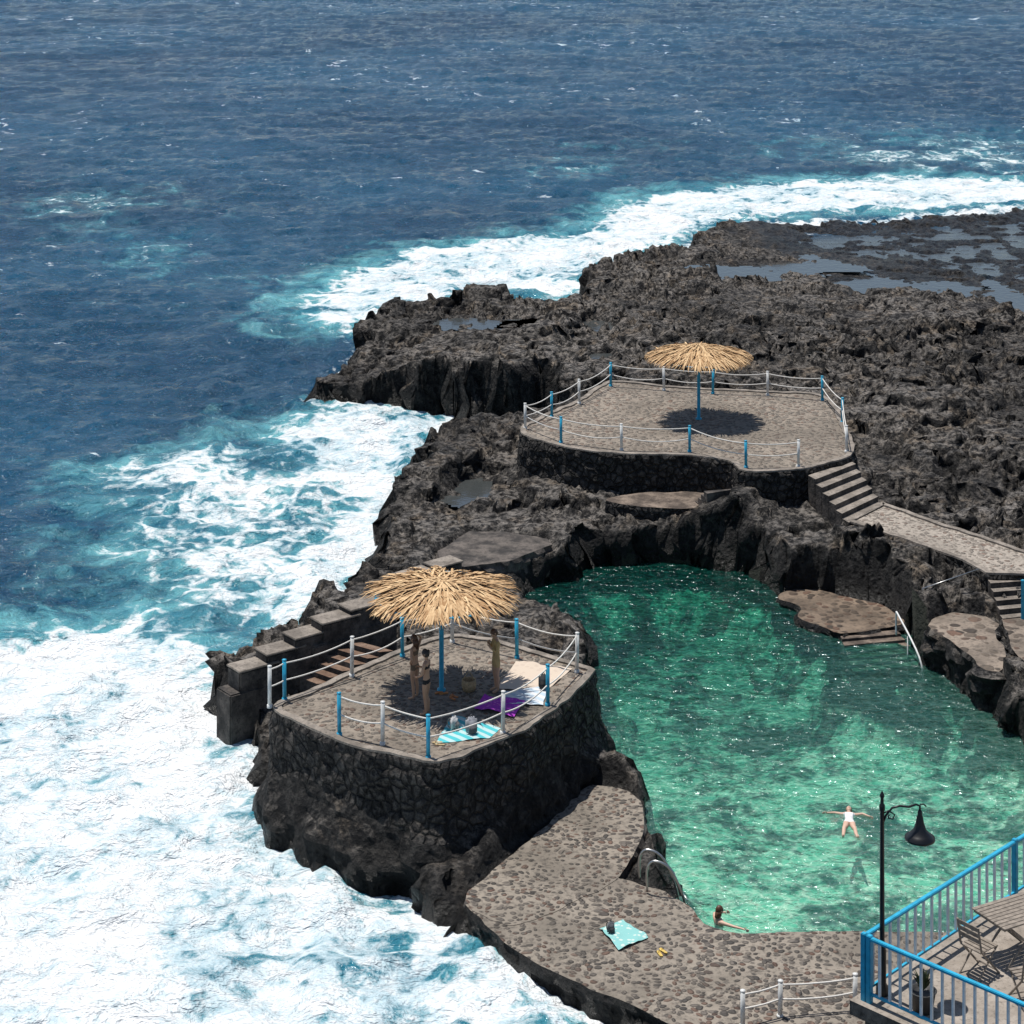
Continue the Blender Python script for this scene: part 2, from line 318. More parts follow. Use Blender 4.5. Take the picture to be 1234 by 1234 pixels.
def gridmesh(name,XX,YY,ZZ,mats,keep=None,attrs={},mi=None):
    ny,nx=XX.shape;co=np.stack([XX,YY,ZZ],-1).reshape(-1,3).astype(np.float32)
    idx=np.arange(ny*nx).reshape(ny,nx)
    q=np.stack([idx[:-1,:-1],idx[:-1,1:],idx[1:,1:],idx[1:,:-1]],-1)
    q=q.reshape(-1,4) if keep is None else q[keep]
    used=np.zeros(ny*nx,bool);used[q.ravel()]=True;rem=np.cumsum(used)-1
    co=co[used];q=rem[q];me=bpy.data.meshes.new(name)
    me.vertices.add(len(co));me.vertices.foreach_set('co',co.ravel())
    me.loops.add(q.size);me.loops.foreach_set('vertex_index',q.ravel().astype(np.int32))
    me.polygons.add(len(q));me.polygons.foreach_set('loop_start',np.arange(0,q.size,4,dtype=np.int32))
    me.polygons.foreach_set('loop_total',np.full(len(q),4,np.int32));me.polygons.foreach_set('use_smooth',np.ones(len(q),bool))
    for a in (mats if isinstance(mats,list) else [mats]): me.materials.append(a)
    if mi is not None: me.polygons.foreach_set('material_index',mi[keep].astype(np.int32) if keep is not None else mi.ravel().astype(np.int32))
    me.update()
    for k,a in attrs.items():
        at=me.attributes.new(k,'FLOAT','POINT');at.data.foreach_set('value',a.reshape(-1)[used].astype(np.float32))
    return link(bpy.data.objects.new(name,me))
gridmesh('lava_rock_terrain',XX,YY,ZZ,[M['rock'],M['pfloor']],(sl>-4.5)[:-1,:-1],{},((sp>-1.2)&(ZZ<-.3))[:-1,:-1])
# ------------------------------------------------------------------ sea
def mat_sea():
    m=NT('sea_water');p=m.pos()
    foam=m.n('Attribute',attribute_name='foam').outputs['Fac'];sh=m.n('Attribute',attribute_name='shallow').outputs['Fac'];cm=m.n('Attribute',attribute_name='calm').outputs['Fac']
    pa=m.mapv(p,(.7,1.,1),(0,0,.15))
    w1=m.noise(pa,.38,2,.5,.4);w2=m.noise(pa,1.3,4,.70,.3)
    big=m.noise(p,.03,3,.5)
    hh=m.math('ADD',m.math('MULTIPLY',w1,.9),m.math('MULTIPLY',w2,.85))
    pd=m.warp(p,.35,3.2,4.)
    f1=m.noise(pd,.28,6,.68,.6);lace=m.vor(pd,.85,'DISTANCE_TO_EDGE');ff=m.noise(p,2.4,4,.72)
    fv=m.math('ADD',foam,m.math('MULTIPLY',m.math('SUBTRACT',f1,.5),2.5))
    fv=m.math('ADD',fv,m.math('MULTIPLY',m.math('SUBTRACT',ff,.5),.8))
    fv=m.math('SUBTRACT',fv,m.math('MULTIPLY',m.mr(lace,0,.28,0,1),.36))
    fm=m.mr(fv,.38,.80)
    wc=m.noise(m.mapv(p,(.5,.8,1),(0,0,.2)),.8,5,.74,.5)
    wcm=m.mr(m.math('ADD',wc,m.math('MULTIPLY',m.math('SUBTRACT',big,.5),.3)),.65,.715,0,.85)
    fm=m.math('MAXIMUM',fm,wcm)
    deep=m.mix(m.mr(big,.35,.65),(.004,.042,.090),(.009,.066,.130))
    teal=m.mix(m.mr(f1,.3,.7),(.02,.17,.24),(.16,.45,.48))
    tf=m.math('ADD',sh,m.math('MULTIPLY',m.math('SUBTRACT',f1,.5),1.6),0,True)
    c=m.mix(m.mr(tf,.2,.9,0,.95),deep,teal)
    c=m.mix(cm,c,(.06,.07,.075))
    fw=m.mix(m.mr(m.math('ADD',f1,m.math('MULTIPLY',ff,.6)),.62,.92),(.42,.55,.60),(.72,.74,.745))
    c=m.mix(fm,c,fw)
    rg=m.mr(fm,0,1,.10,.85,False)
    nr=m.bump(m.math('ADD',hh,m.math('MULTIPLY',ff,.16)),m.mr(cm,0,1,1,.15),.66)
    b=m.n('BsdfPrincipled');m.set(b.inputs['Base Color'],c);m.set(b.inputs['Roughness'],rg);b.inputs['IOR'].default_value=1.33;m.set(b.inputs['Normal'],nr)
    return m.done(b.outputs[0])
sx=list(np.arange(-32,44,.3));st=.3
while sx[-1]<4000: st=min(st*1.03,.7) if sx[-1]<85 else .035*abs(sx[-1]);sx.append(sx[-1]+st)
lx=[-32.];st=.3
while lx[-1]>-4000: 
    st=min(st*1.03,.7) if lx[-1]>-85 else .035*abs(lx[-1]); lx.append(lx[-1]-st)
sx=np.array(lx[:0:-1]+sx)
sy=[4.]
while sy[-1]<9000:
    y=sy[-1];sy.append(y+(1. if y<40 else .28 if y<115 else .0025*y if y<360 else .03*y))
sy=np.array(sy);SX,SY=np.meshgrid(sx,sy)
near=(SX>-60)&(SX<70)&(SY<180)
coastd=np.full(SX.shape,-99.);coastd[near]=sdf(SX[near],SY[near],CO)
fade=1-sst(280,520,SY)
wave=(fbm(SX*.6,SY,.15,3,81)*.36+fbm(SX*.65+SY*.1,SY,.45,4,85,.62,True)*.32)*fade
calm=1-sst(88,98,SY)*sst(-1,1.5,coastd)
wave=wave*np.where(coastd>0,.12*calm,np.clip(.35+(-coastd)*.08,0,1))-.02
wave=wave+np.clip(fbm(SX,SY,.35,4,91,.6,True),-.3,1)*.42*sst(-14,-2,coastd)*(coastd<.5)
zones=[([(110,580),(200,545),(300,535),(390,488),(500,494),(600,506),(520,536),(480,600),(460,680),(420,722),(300,800),(235,760),(150,640)],.74,2.8),
([(330,530),(400,490),(520,495),(600,506),(530,530),(490,590),(465,660),(440,700),(300,790),(330,700),(420,600),(350,560)],1.12,2.4),
([(362,372),(430,330),(500,303),(600,292),(700,282),(770,240),(850,228),(930,218),(1110,212),(1300,222),(1300,245),(1140,253),(905,262),(840,280),(770,303),(700,345),(690,362),(600,354),(480,375),(420,400),(385,395)],1.12,3.0),
([(1000,175),(1130,165),(1234,160),(1300,200),(1234,215),(1050,212)],.46,6),
([(30,245),(100,232),(190,240),(180,255),(60,262)],.42,5),([(150,285),(200,283),(205,315),(165,325)],.48,2.5),([(300,318),(370,316),(360,332),(250,345)],.36,2.5),([(650,205),(730,180),(740,190),(700,205)],.42,5),
([(262,790),(285,880),(400,1000),(540,1112),(880,1320),(700,1400),(-100,1400),(-300,900),(60,760),(200,745)],1.12,3.5)]
foam=np.zeros(SX.shape);shal=np.zeros(SX.shape)
for poly,w,soft in zones:
    s_=sdf(SX,SY,[XY(a,b) for a,b in poly],14.)
    foam=np.maximum(foam,w*sst(-soft,soft*.8,s_));shal=np.maximum(shal,min(1,w)*sst(-soft*2.6,soft,s_))
foam=np.maximum(foam,.9*sst(-2.2,-.2,coastd)*(coastd<.8))
foam=np.where(coastd>1.2,.38*(1-sst(1.2,6,coastd))*(SY>120),foam)
shal=np.where(coastd>.8,.02,shal)
calmA=sst(.8,5,coastd)
kc=coastd[:-1,:-1];ky=SY[:-1,:-1]
keep=~((kc>1.6)&(ky<102))
gridmesh('sea_water',SX,SY,wave,mat_sea(),keep,{'foam':foam,'shallow':shal,'calm':calmA})
# ------------------------------------------------------------------ pool water
def mat_pool():
    m=NT('pool_water');p=m.pos();pa=m.mapv(p,(.75,1,1),(0,0,-.2))
    pd=m.warp(pa,.9,1.0,2.)
    w1=m.noise(pa,1.2,2,.5,.6);w2=m.noise(pa,3.6,3,.6,.6)
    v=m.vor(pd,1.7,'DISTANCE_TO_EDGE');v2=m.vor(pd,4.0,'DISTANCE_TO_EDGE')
    ca=m.math('ADD',m.mr(v2,0,.15,.5,0),m.mr(v,0,.16,.5,0))  # caustic light network, painted into the water tint and diffuse colour
    py=sep(m,p,1);px=sep(m,p,0)
    dep=m.mr(m.math('ADD',m.math('SUBTRACT',py,m.math('MULTIPLY',px,.5)),m.math('MULTIPLY',m.noise(p,.35,3),7.)),50,78)
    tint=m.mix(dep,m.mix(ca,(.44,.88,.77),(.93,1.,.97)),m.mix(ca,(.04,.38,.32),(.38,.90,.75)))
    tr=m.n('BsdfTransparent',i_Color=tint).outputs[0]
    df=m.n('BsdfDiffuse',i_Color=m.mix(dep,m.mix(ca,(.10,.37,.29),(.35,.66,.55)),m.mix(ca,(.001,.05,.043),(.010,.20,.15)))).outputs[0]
    body=m.n('MixShader',i_0=.19,i_1=tr,i_2=df).outputs[0]
    nr=m.bump(m.math('ADD',w1,m.math('MULTIPLY',w2,.55)),1,.25)
    gl=m.n('BsdfGlossy',i_Roughness=.13,i_Normal=nr,i_Color=(.9,.95,1)).outputs[0]
    fr=m.n('Fresnel',i_IOR=1.33,i_Normal=nr).outputs[0]
    return m.done(m.n('MixShader',i_0=fr,i_1=body,i_2=gl).outputs[0])
px0,px1=min(a for a,b in POOL)-1.5,max(a for a,b in POOL)+1.5;py0,py1=min(b for a,b in POOL)-1.5,max(b for a,b in POOL)+1.5
QX,QY=np.meshgrid(np.arange(px0,px1,.2),np.arange(py0,py1,.2))
qs=sdf(QX,QY,POOL);qz=fbm(QX,QY,.7,4,95)*.05
gridmesh('pool_water',QX,QY,qz,mat_pool(),(qs>-1.1)[:-1,:-1])
def mat_tp():
    m=NT('tide_pool_water');p=m.pos();n=m.noise(p,3,3)
    return m.done(m.pbr((.05,.055,.055),.10,m.bump(n,.5,.04)))
tpm=mat_tp()
for q,z in tps:
    gridmesh('tide_pool',X,Y,np.full(X.shape,z-.13),tpm,(q<1.05)[:-1,:-1])
# ------------------------------------------------------------------ stone platforms / walls
def platform(name,poly,zt,zb,mtop,mside=None,amp=.07,kerb=0,batter=.06,kmat=None):
    a=sum(poly[i][0]*poly[(i+1)%len(poly)][1]-poly[(i+1)%len(poly)][0]*poly[i][1] for i in range(len(poly)))
    if a<0: poly=poly[::-1]
    pts=[]
    for i in range(len(poly)):
        p,q=np.array(poly[i]),np.array(poly[(i+1)%len(poly)]);L=np.linalg.norm(q-p);n=max(1,int(round(L/.13)))
        for k in range(n): pts.append(p+(q-p)*k/n)
    pts=np.array(pts);N=len(pts);tan=np.roll(pts,-2,0)-np.roll(pts,2,0);tan/=np.linalg.norm(tan,axis=1)[:,None]+1e-9
    nor=np.stack([tan[:,1],-tan[:,0]],1)
    k=max(2,int((zt-zb)/.12))
    er=(vn2(pts[:,0]*2.5,pts[:,1]*2.5,5)*.05+vn2(pts[:,0]*.8,pts[:,1]*.8,6)*amp*.8)
    top=pts+nor*er[:,None]
    rings=[]
    for j in range(k+1):
        z=zt-(zt-zb)*j/k
        zz=np.full(N,z)
        _,_,c=worley(pts[:,0]*1.0+pts[:,1]*.7+50,zz*1.0+pts[:,1]*.2,2.6,77)
        o=er+ (0 if j==0 else 1)*(amp*(c-.3)+vn3(pts[:,0]*4,pts[:,1]*4,zz*4,6)*amp*.5+batter*(zt-z))
        low=max(0,1.7-z)*(1 if zt>2.5 else 0)     # natural rock bulging out at the foot
        o=o+min(1,low)*(.25+.45*np.clip(vn3(pts[:,0]*.9,pts[:,1]*.9,zz*.9,16)+.2,-.3,1)+.18*vn3(pts[:,0]*2.3,pts[:,1]*2.3,zz*2.3,17))
        rings.append([(x,y,z) for x,y in pts+nor*o[:,None]])
    v=[q for r in rings for q in r];f=[];mi=[]
    for j in range(k):
        for i in range(N):
            f.append((j*N+i,(j+1)*N+i,(j+1)*N+(i+1)%N,j*N+(i+1)%N));mi.append(3 if (zt>2.5 and rings[j][i][2]<1.5+.3*math.sin(i*.11)) else 1)
    b=len(v)
    v+=[(x,y,zt) for x,y in top]
    w=.22
    inn=top-nor*w
    def fill(base,arr):
        for t in tessellate_polygon([[Vector((x,y,0)) for x,y in arr]]):
            p_=[arr[q] for q in t];cr=(p_[1][0]-p_[0][0])*(p_[2][1]-p_[0][1])-(p_[1][1]-p_[0][1])*(p_[2][0]-p_[0][0])
            t=t if cr>0 else t[::-1]
            f.append(tuple(base+q for q in t));mi.append(0)
    if kerb:
        b1=len(v);v+=[(x,y,zt+kerb) for x,y in top-nor*.01];b2=len(v);v+=[(x,y,zt+kerb) for x,y in inn];b3=len(v);v+=[(x,y,zt) for x,y in inn]
        for i in range(N):
            j=(i+1)%N
            for A,B in ((b,b1),(b1,b2),(b2,b3)): f.append((A+i,A+j,B+j,B+i));mi.append(2)
    fill(b,[tuple(q) for q in top])
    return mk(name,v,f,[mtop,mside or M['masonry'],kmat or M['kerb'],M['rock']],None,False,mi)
platform('sunbathing_platform',PLAT1,3,-.4,M['cob2'],kerb=.05,amp=.10)
platform('sunbathing_platform',PLAT2,3,.5,M['cob2'],kerb=.05,amp=.08)
platform('stone_footpath',PATH,1.9,.2,M['path'],amp=.06,kerb=.06)
platform('stone_ledge',LEDGE,1.75,.2,M['conc'],amp=.06)
platform('concrete_slab',SLAB,1.15,-.3,M['dconc'],M['dconc'],amp=.12)
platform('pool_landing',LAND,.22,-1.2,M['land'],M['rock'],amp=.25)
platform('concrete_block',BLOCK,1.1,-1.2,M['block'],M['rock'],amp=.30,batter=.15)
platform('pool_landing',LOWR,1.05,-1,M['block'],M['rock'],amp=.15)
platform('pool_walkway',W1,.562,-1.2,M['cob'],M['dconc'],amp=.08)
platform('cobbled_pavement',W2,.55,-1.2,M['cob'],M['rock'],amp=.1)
def stairs(name,tl,tr,bl,br,zt,zb,n,zbase,mat=None):
    g=G();tl,tr,bl,br=[np.array(a,float) for a in (tl,tr,bl,br)]
    for i in range(n):
        a,b=i/n,(i+1)/n;z=zt-(zt-zb)*(i+1)/n
        A=tl+(bl-tl)*a;B=tr+(br-tr)*a;C=tr+(br-tr)*(b+.02);D=tl+(bl-tl)*(b+.02)
        g.prism([tuple(A),tuple(B),tuple(C),tuple(D)],z,zbase-.01*i,0,1)
    return g.obj(name,[mat or M['kerb'],M['dconc']])
stairs('stone_stairs',XY(974,567,3),XY(1024,549,3),XY(1022,629,1.95),XY(1064,608,1.95),3,1.95,6,.8)
stairs('stone_stairs',XY(1190,692,1.9),XY(1240,689,1.9),XY(1208,745,1.08),XY(1262,739,1.08),1.9,1.08,5,.3)
stairs('stone_stairs',XY(852,588,2.6),XY(890,572,2.9),XY(838,602,1.85),XY(860,608,1.85),2.6,1.8,4,.8,M['dconc'])
stairs('pool_steps',XY(1012,762,.22),XY(1080,756,.22),XY(1028,806,-.2),XY(1112,797,-.2),.22,-.28,6,-1.2,M['conc'])
stairs('stone_stairs',XY(436,768,2.4),XY(474,778,2.4),XY(352,812,1.5),XY(384,824,1.5),2.4,1.5,6,0,mat_concrete('brown_concrete',(.13,.08,.055),(.24,.165,.12)))
# stepped sea wall
g=G()
wl=[(305,800,2.1),(338,780,2.35),(371,761,2.6),(404,743,2.85),(437,727,3.0),(500,690,1.9),(534,678,1.95)]
pw=[np.array(XY(a,b,z)) for a,b,z in wl]
for i,(a,b,z) in enumerate(wl):
    c=pw[i];d=(pw[6]-pw[5] if i>4 else pw[4]-pw[0]);ang=math.atan2(d[1],d[0])+.04*random.uniform(-1,1)
    R=Matrix.Rotation(ang,3,'Z');L_=1.3 if i<5 else 1.1
    g.box((c[0],c[1],z-.35),(L_,.70,.7),0,R,.05)
    g.box((c[0],c[1],z+.01),(L_+.05,.75,.06),1,R,.015)
o=g.obj('stepped_sea_wall',[M['dconc'],M['kerb']])
g=G();d=pw[4]-pw[0];ang=math.atan2(d[1],d[0])
for i in range(5):
    c=pw[i];g.box((c[0],c[1],(wl[i][2]-.55)/2-.1),(2.0,.8,wl[i][2]-.35),0,Matrix.Rotation(ang,3,'Z'),.04)
g.obj('sea_wall_base',[M['dconc']])
# ------------------------------------------------------------------ rope fences
def fence(name,posts,closed,gaps=(),z=3.05,hgt=1.0):
    p0=posts[0];e=empty(name,P(p0[0],p0[1],z));W=[Vector(P(a,b,z)) for a,b,_ in posts]
    for c_,nm,mt in (('b','blue_posts',M['blue']),('w','white_posts',M['white'])):
        g=G()
        for w,(a,b,c) in zip(W,posts):
            if c==c_:
                r=.052
                lx_,ly_=random.uniform(-.015,.015),random.uniform(-.015,.015)
                g.tube([w+Vector((0,0,-.06)),w+Vector((lx_,ly_,hgt))],r,0,12);g.lathe([(r+.02,-.06),(r+.02,.025),(r,.03)],w,0,12)
                g.lathe([(r,hgt-.01),(r+.008,hgt),(r+.008,hgt+.02),(0,hgt+.035)],w+Vector((lx_,ly_,0)),0,12)
        if g.v:
            o=g.obj(nm,[mt],e,True);o.matrix_parent_inverse=Matrix.Translation(-e.location)
    g=G();n=len(W)
    for i in range(n if closed else n-1):
        if i in gaps: continue
        a,b=W[i],W[(i+1)%n];L=(b-a).length
        for hh,sg in ((hgt-.08,.07),(hgt*.48,.08)):
            sg*=random.uniform(.6,1.5)
            g.tube([a.lerp(b,t/10)+Vector((0,0,hh-sg*min(1.6,L/2.)*4*(t/10)*(1-t/10)+.004*random.random())) for t in range(11)],.020,0,6)
    o=g.obj('ropes',[M['rope']],e,True);o.matrix_parent_inverse=Matrix.Translation(-e.location)
fence('rope_fence',[(633,515,'w'),(676,532,'b'),(749,541,'w'),(831,543,'b'),(899,562,'b'),(962,561,'w'),(1020,543,'w'),(1015,508,'b'),(991,481,'b'),(925,475,'w'),(859,473,'b'),(800,469,'w'),(736,464,'b'),(698,485,'w'),(665,501,'b')],True,(5,),hgt=.92)
fence('rope_fence',[(325,850,'w'),(343,842,'b'),(424,813,'w'),(485,789,'b'),(545,772,'w'),(623,791,'b'),(695,808,'w'),(660,848,'b'),(606,882,'w'),(516,912,'b'),(461,895,'w'),(409,884,'b')],False,hgt=1.03)
fence('rope_fence',[(895,1236,'w'),(940,1224,'w'),(1030,1216,'w')],False,z=.55,hgt=.75)
# ------------------------------------------------------------------ thatched parasols
def mat_thatch():
    m=NT('palm_thatch');p=m.pos();r=m.n('Attribute',attribute_name='rnd').outputs['Fac'];n=m.noise(p,7,3)
    c=m.mix(r,(.34,.19,.085),(.80,.58,.33));c=m.mix(m.mr(n,.4,.7,.0,.4),c,(.27,.15,.065))
    return m.done(m.pbr(c,.8,None,.3))
MT=mat_thatch()
def parasol(px,py,Rr,seed,hz=2.3,top=.3):
    rnd=random.Random(seed);b=Vector(P(px,py,3.0));e=empty('thatched_parasol',b)
    inv=Matrix.Translation(-b)
    v=[];f=[];rv=[]
    ncl=17;clr=[rnd.uniform(.82,1.08) for _ in range(ncl)];cz=[rnd.uniform(-.05,.05) for _ in range(ncl)]
    def zr(r): return b.z+hz+top*(1-r/Rr)**1.0 if r<Rr else b.z+hz-(r-Rr)*.35
    for k in range(2900):
        ci=rnd.randrange(ncl);t0=rnd.random()**.65
        ca=2*math.pi*(ci+.5)/ncl
        a=ca+rnd.gauss(0,.11) if t0>.3 else rnd.uniform(0,6.283)
        rmax=Rr*clr[ci]*(1.05-abs(a-ca)*1.0)
        r0=t0*rmax*.84;L=rnd.uniform(.4,.85)*(1 if t0>.2 else .8)
        da=rnd.gauss(0,.20)+(a-ca)*.9*(t0>.35);w=rnd.uniform(.014,.034)
        dirv=Vector((math.cos(a+da),math.sin(a+da),0));s=Vector((-dirv.y,dirv.x,0))
        st=Vector((math.cos(a)*r0,math.sin(a)*r0,0));lift=rnd.uniform(0,.12)-min(.12,abs(a-ca)*.5)*(t0>.3);c=rnd.random()*.6+.4*rnd.random()-.3*min(1,abs(a-ca)*5)*(t0>.3)
        i0=len(v)
        for q in range(4):
            pp=st+dirv*L*q/3;r=pp.length;ww=w*(1,1.1,.8,.12)[q]
            if r>Rr*1.08: pp=pp*(Rr*1.08/r);r=Rr*1.08
            z=zr(r)+lift*(1-.2*q)+cz[ci]*min(1,r/Rr)-(.015*q*q*rnd.random() if q>1 else 0)
            for sg in (-1,1): v.append((b.x+pp.x+s.x*ww*sg,b.y+pp.y+s.y*ww*sg,z+sg*rnd.uniform(-.008,.008)));rv.append(max(0,c))
        for q in range(3): f.append((i0+q*2,i0+q*2+1,i0+q*2+3,i0+q*2+2))
    i0=len(v);n=102
    for q in (.02,.3,.5,.62):
        for k in range(n):
            a=2*math.pi*k/n;ci=int((a/(2*math.pi))*ncl)%ncl;ca=2*math.pi*(ci+.5)/ncl
            r=Rr*q*(1 if q<.6 else clr[ci]*(1.0-abs(a-ca)*1.1));v.append((b.x+r*math.cos(a),b.y+r*math.sin(a),zr(r)-.04));rv.append(.15+.2*rnd.random())
    for j in range(3):
        for k in range(n): f.append((i0+j*n+k,i0+j*n+(k+1)%n,i0+(j+1)*n+(k+1)%n,i0+(j+1)*n+k))
    o=mk('thatch',v,f,MT,e);at=o.data.attributes.new('rnd','FLOAT','POINT');at.data.foreach_set('value',rv);o.matrix_parent_inverse=inv
    g=G();g.lathe([(.12,-.02),(.12,.05),(.065,.07),(.062,hz+top-.1)],b,0,16);g.lathe([(.09,hz-.35),(.09,hz-.25)],b,0,16)
    for k in range(8):
        a=2*math.pi*k/8+.2;d=Vector((math.cos(a),math.sin(a),0))
        g.tube([b+Vector((0,0,hz+top-.14)),b+d*Rr*.88+Vector((0,0,hz-.03))],.024,0,6)
        g.tube([b+Vector((0,0,hz-.3)),b+d*Rr*.45+Vector((0,0,hz+top*.4))],.02,0,6)
    g.tube([b+Vector((math.cos(2*math.pi*k/24)*Rr*.86,math.sin(2*math.pi*k/24)*Rr*.86,hz-.03)) for k in range(25)],.022,0,6)
    o=g.obj('pole_and_frame',[M['blue']],e,True);o.matrix_parent_inverse=inv
parasol(532,832,2.08,1,2.62,.28);parasol(842,505,1.98,2,2.48,.40)
# ------------------------------------------------------------------ terrace with railings, lamp, furniture
TZ=8.0
A=np.array(XY(1037,1205,TZ));B=np.array(XY(1234,1075,TZ));dB=(B-A)/np.linalg.norm(B-A);C=np.array(XY(1234,1215,TZ+1));dC=(C-np.array(XY(1037,1130,TZ+1)));dC=dC/np.linalg.norm(dC)
B2=A+dB*14;C2=A+dC*9
g=G();g.prism([tuple(A-dB*.12-dC*.12),tuple(B2-dC*.12),tuple(B2+dC*9),tuple(C2-dB*.12)],TZ,TZ-.22,0,1)
g.prism([tuple(A+dB*.05+dC*.05),tuple(B2+dC*.05),tuple(B2+dC*9),tuple(C2+dB*.05)],TZ-.222,-.5,1,1)
g.obj('cafe_terrace',[M['floor'],M['conc']])
def railing(name,p,d,L,nposts,spacing,bs):
    e=empty(name,(p[0],p[1],TZ));inv=Matrix.Translation(-e.location)
    R=Matrix.Rotation(math.atan2(d[1],d[0]),3,'Z');g=G()
    q=lambda s,z:(p[0]+d[0]*s,p[1]+d[1]*s,TZ+z)
    g.box(q(L/2,1.0),(L,.08,.05),0,R,.01);g.box(q(L/2,.14),(L,.04,.035),0,R)
    for i in range(nposts):
        s=i*spacing
        g.box(q(s,.52),(.085,.09,1.06),0,R,.01)
    o=g.obj('rails_and_posts',[M['blue']],e);o.matrix_parent_inverse=inv
    g=G();s=bs
    while s<L:
        if min(abs(s-i*spacing) for i in range(nposts))>.08: g.box(q(s,.57),(.036,.036,.83),0,R)
        s+=bs
    o=g.obj('balusters',[M['pale']],e);o.matrix_parent_inverse=inv
rA=A+dB*.04+dC*.04
railing('terrace_railing',rA,dB,13.5,4,4.4,.235)
railing('terrace_railing',rA+dC*.1,dC,8,4,2.9,.19)
lb=Vector(P(1063,1198,TZ));Z9=.9
e=empty('street_lamp',lb);inv=Matrix.Translation(-lb);g=G()
sc_=lambda pr:[(r,z*Z9) for r,z in pr]
g.lathe(sc_([(.10,0),(.10,.12),(.065,.2),(.065,.75),(.05,.85),(.040,.95),(.034,3.2),(.046,3.22),(.046,3.3),(.028,3.33),(.024,3.42),(.04,3.46),(.028,3.5),(.0,3.56)]),lb,0,16)
ax=Vector((1,0.05,0)).normalized()
arm=[(0,2.95),(.06,3.12),(.16,3.25),(.28,3.28),(.42,3.26),(.54,3.30),(.60,3.27),(.60,3.18)]
g.tube([lb+ax*a+Vector((0,0,z*Z9)) for a,z in arm],.018,0,8)
g.tube([lb+ax*a+Vector((0,0,z*Z9)) for a,z in [(0,3.15),(.1,3.2),(.2,3.13),(.17,3.05),(.1,3.07),(.11,3.13)]],.012,0,6)
g.tube([lb+ax*.6+Vector((0,0,3.3*Z9)),lb+ax*.66+Vector((0,0,3.3*Z9)),lb+ax*.70+Vector((0,0,3.26*Z9))],.012,0,6)
g.lathe(sc_([(.02,3.2),(.035,3.18),(.035,3.12),(.05,3.08),(.065,2.98),(.10,2.86),(.17,2.78),(.235,2.73),(.24,2.69),(.22,2.685),(.14,2.74)]),lb+ax*.6,0,24)
o=g.obj('post_arm_shade',[M['black']],e,True);o.matrix_parent_inverse=inv
g=G();g.lathe(sc_([(.14,2.74),(.12,2.68),(.07,2.64),(0,2.625)]),lb+ax*.6,0,18);o=g.obj('lamp_glass',[simple('frosted_glass',(.2,.2,.19),.3)],e,True);o.matrix_parent_inverse=inv
def table(c,rot):
    e=empty('folding_table',c);e.rotation_euler[2]=rot;g=G()
    for k in range(9): g.box((0,-.36+k*.09,.73),(1.1,.08,.025),0,None,.004)
    for s in (-.5,.5): g.box((s,0,.70),(.05,.74,.035))
    for y in (-.28,.28):
        for s in (-1,1): g.tube([(s*.42,y,.0),(-s*.38,y,.69)],.022,0,6)
    g.tube([(0,-.28,.36),(0,.28,.36)],.015,0,6)
    g.obj('table_parts',[M['wood']],e)
def chair(c,rot):
    e=empty('folding_chair',c);e.rotation_euler[2]=rot;g=G()
    for k in range(5): g.box((0,-.18+k*.09,.45),(.42,.07,.02),0,None,.004)
    for s in (-.21,.21):
        g.tube([(s,.24,0),(s,-.20,.47),(s,-.28,.88)],.018,0,6);g.tube([(s*.88,-.26,0),(s*.88,.22,.45)],.018,0,6)
    for z,y in ((.84,-.275),(.74,-.255),(.64,-.235)): g.box((0,y,z),(.44,.018,.07),0,None,.004)
    g.tube([(-.2,.16,.08),(.2,.16,.08)],.012,0,6)
    g.obj('chair_parts',[M['wood']],e)
table(P(1222,1152,TZ),.5);chair(P(1180,1172,TZ),-.9);chair(P(1238,1208,TZ),.3)
table(P(1310,1110,TZ),.5);chair(P(1278,1085,TZ),2.4)
g=G();pc=Vector(P(1112,1218,TZ));g.lathe([(.0,.01),(.15,0),(.2,.3),(.22,.32),(.19,.32),(.18,.27),(0,.27)],pc,0,18)
e=empty('potted_plant',pc);o=g.obj('pot',[simple('dark_pot',(.03,.03,.03))],e,True);o.matrix_parent_inverse=Matrix.Translation(-pc)
g=G()
for k in range(140):
    a=random.uniform(0,6.28);t=random.uniform(.1,.35);b=pc+Vector((0,0,.3));L=random.uniform(.15,.38)
    d=Vector((math.cos(a)*t*2,math.sin(a)*t*2,1)).normalized()*L;s=Vector((-math.sin(a),math.cos(a),0))*.02
    m_=b+d*.6;g.add([tuple(b),tuple(m_+s),tuple(b+d+Vector((0,0,-.03))),tuple(m_-s)],[(0,1,2,3)])
o=g.obj('leaves',[simple('dull_leaves',(.06,.075,.03))],e);o.matrix_parent_inverse=Matrix.Translation(-pc)
# ------------------------------------------------------------------ ladders, rails, bollards
def catmull_open(p,n=5):
    q=[p[0]]+p+[p[-1]];o=[]
    for i in range(1,len(q)-2):
        for j in range(n):
            t=j/n;o.append(.5*((2*q[i])+(-q[i-1]+q[i+1])*t+(2*q[i-1]-5*q[i]+4*q[i+1]-q[i+2])*t*t+(-q[i-1]+3*q[i]-3*q[i+1]+q[i+2])*t**3))
    return o+[p[-1]]
g=G()
dd=Vector((1,-.25,0)).normalized();sd=Vector((-.25,1,0)).normalized()*.6
b=Vector(P(780,1074,.6))
for k in (0,1):
    c=b+sd*k
    g.tube(catmull_open([c,c+Vector((0,0,.55)),c+dd*.2+Vector((0,0,.75)),c+dd*.6+Vector((0,0,.55)),c+dd*.95+Vector((0,0,-.3)),c+dd*1.05+Vector((0,0,-1.6))]),.03,0,8)
for z in (-.1,-.4,-.7,-1.0,-1.3): g.tube([b+dd*.98+Vector((0,0,z)),b+dd*.98+sd+Vector((0,0,z))],.02,0,6)
g.obj('pool_ladder',[M['steel']],None,True)
g=G();a=Vector(P(1080,765,.3));b=Vector(P(1108,806,-.1))
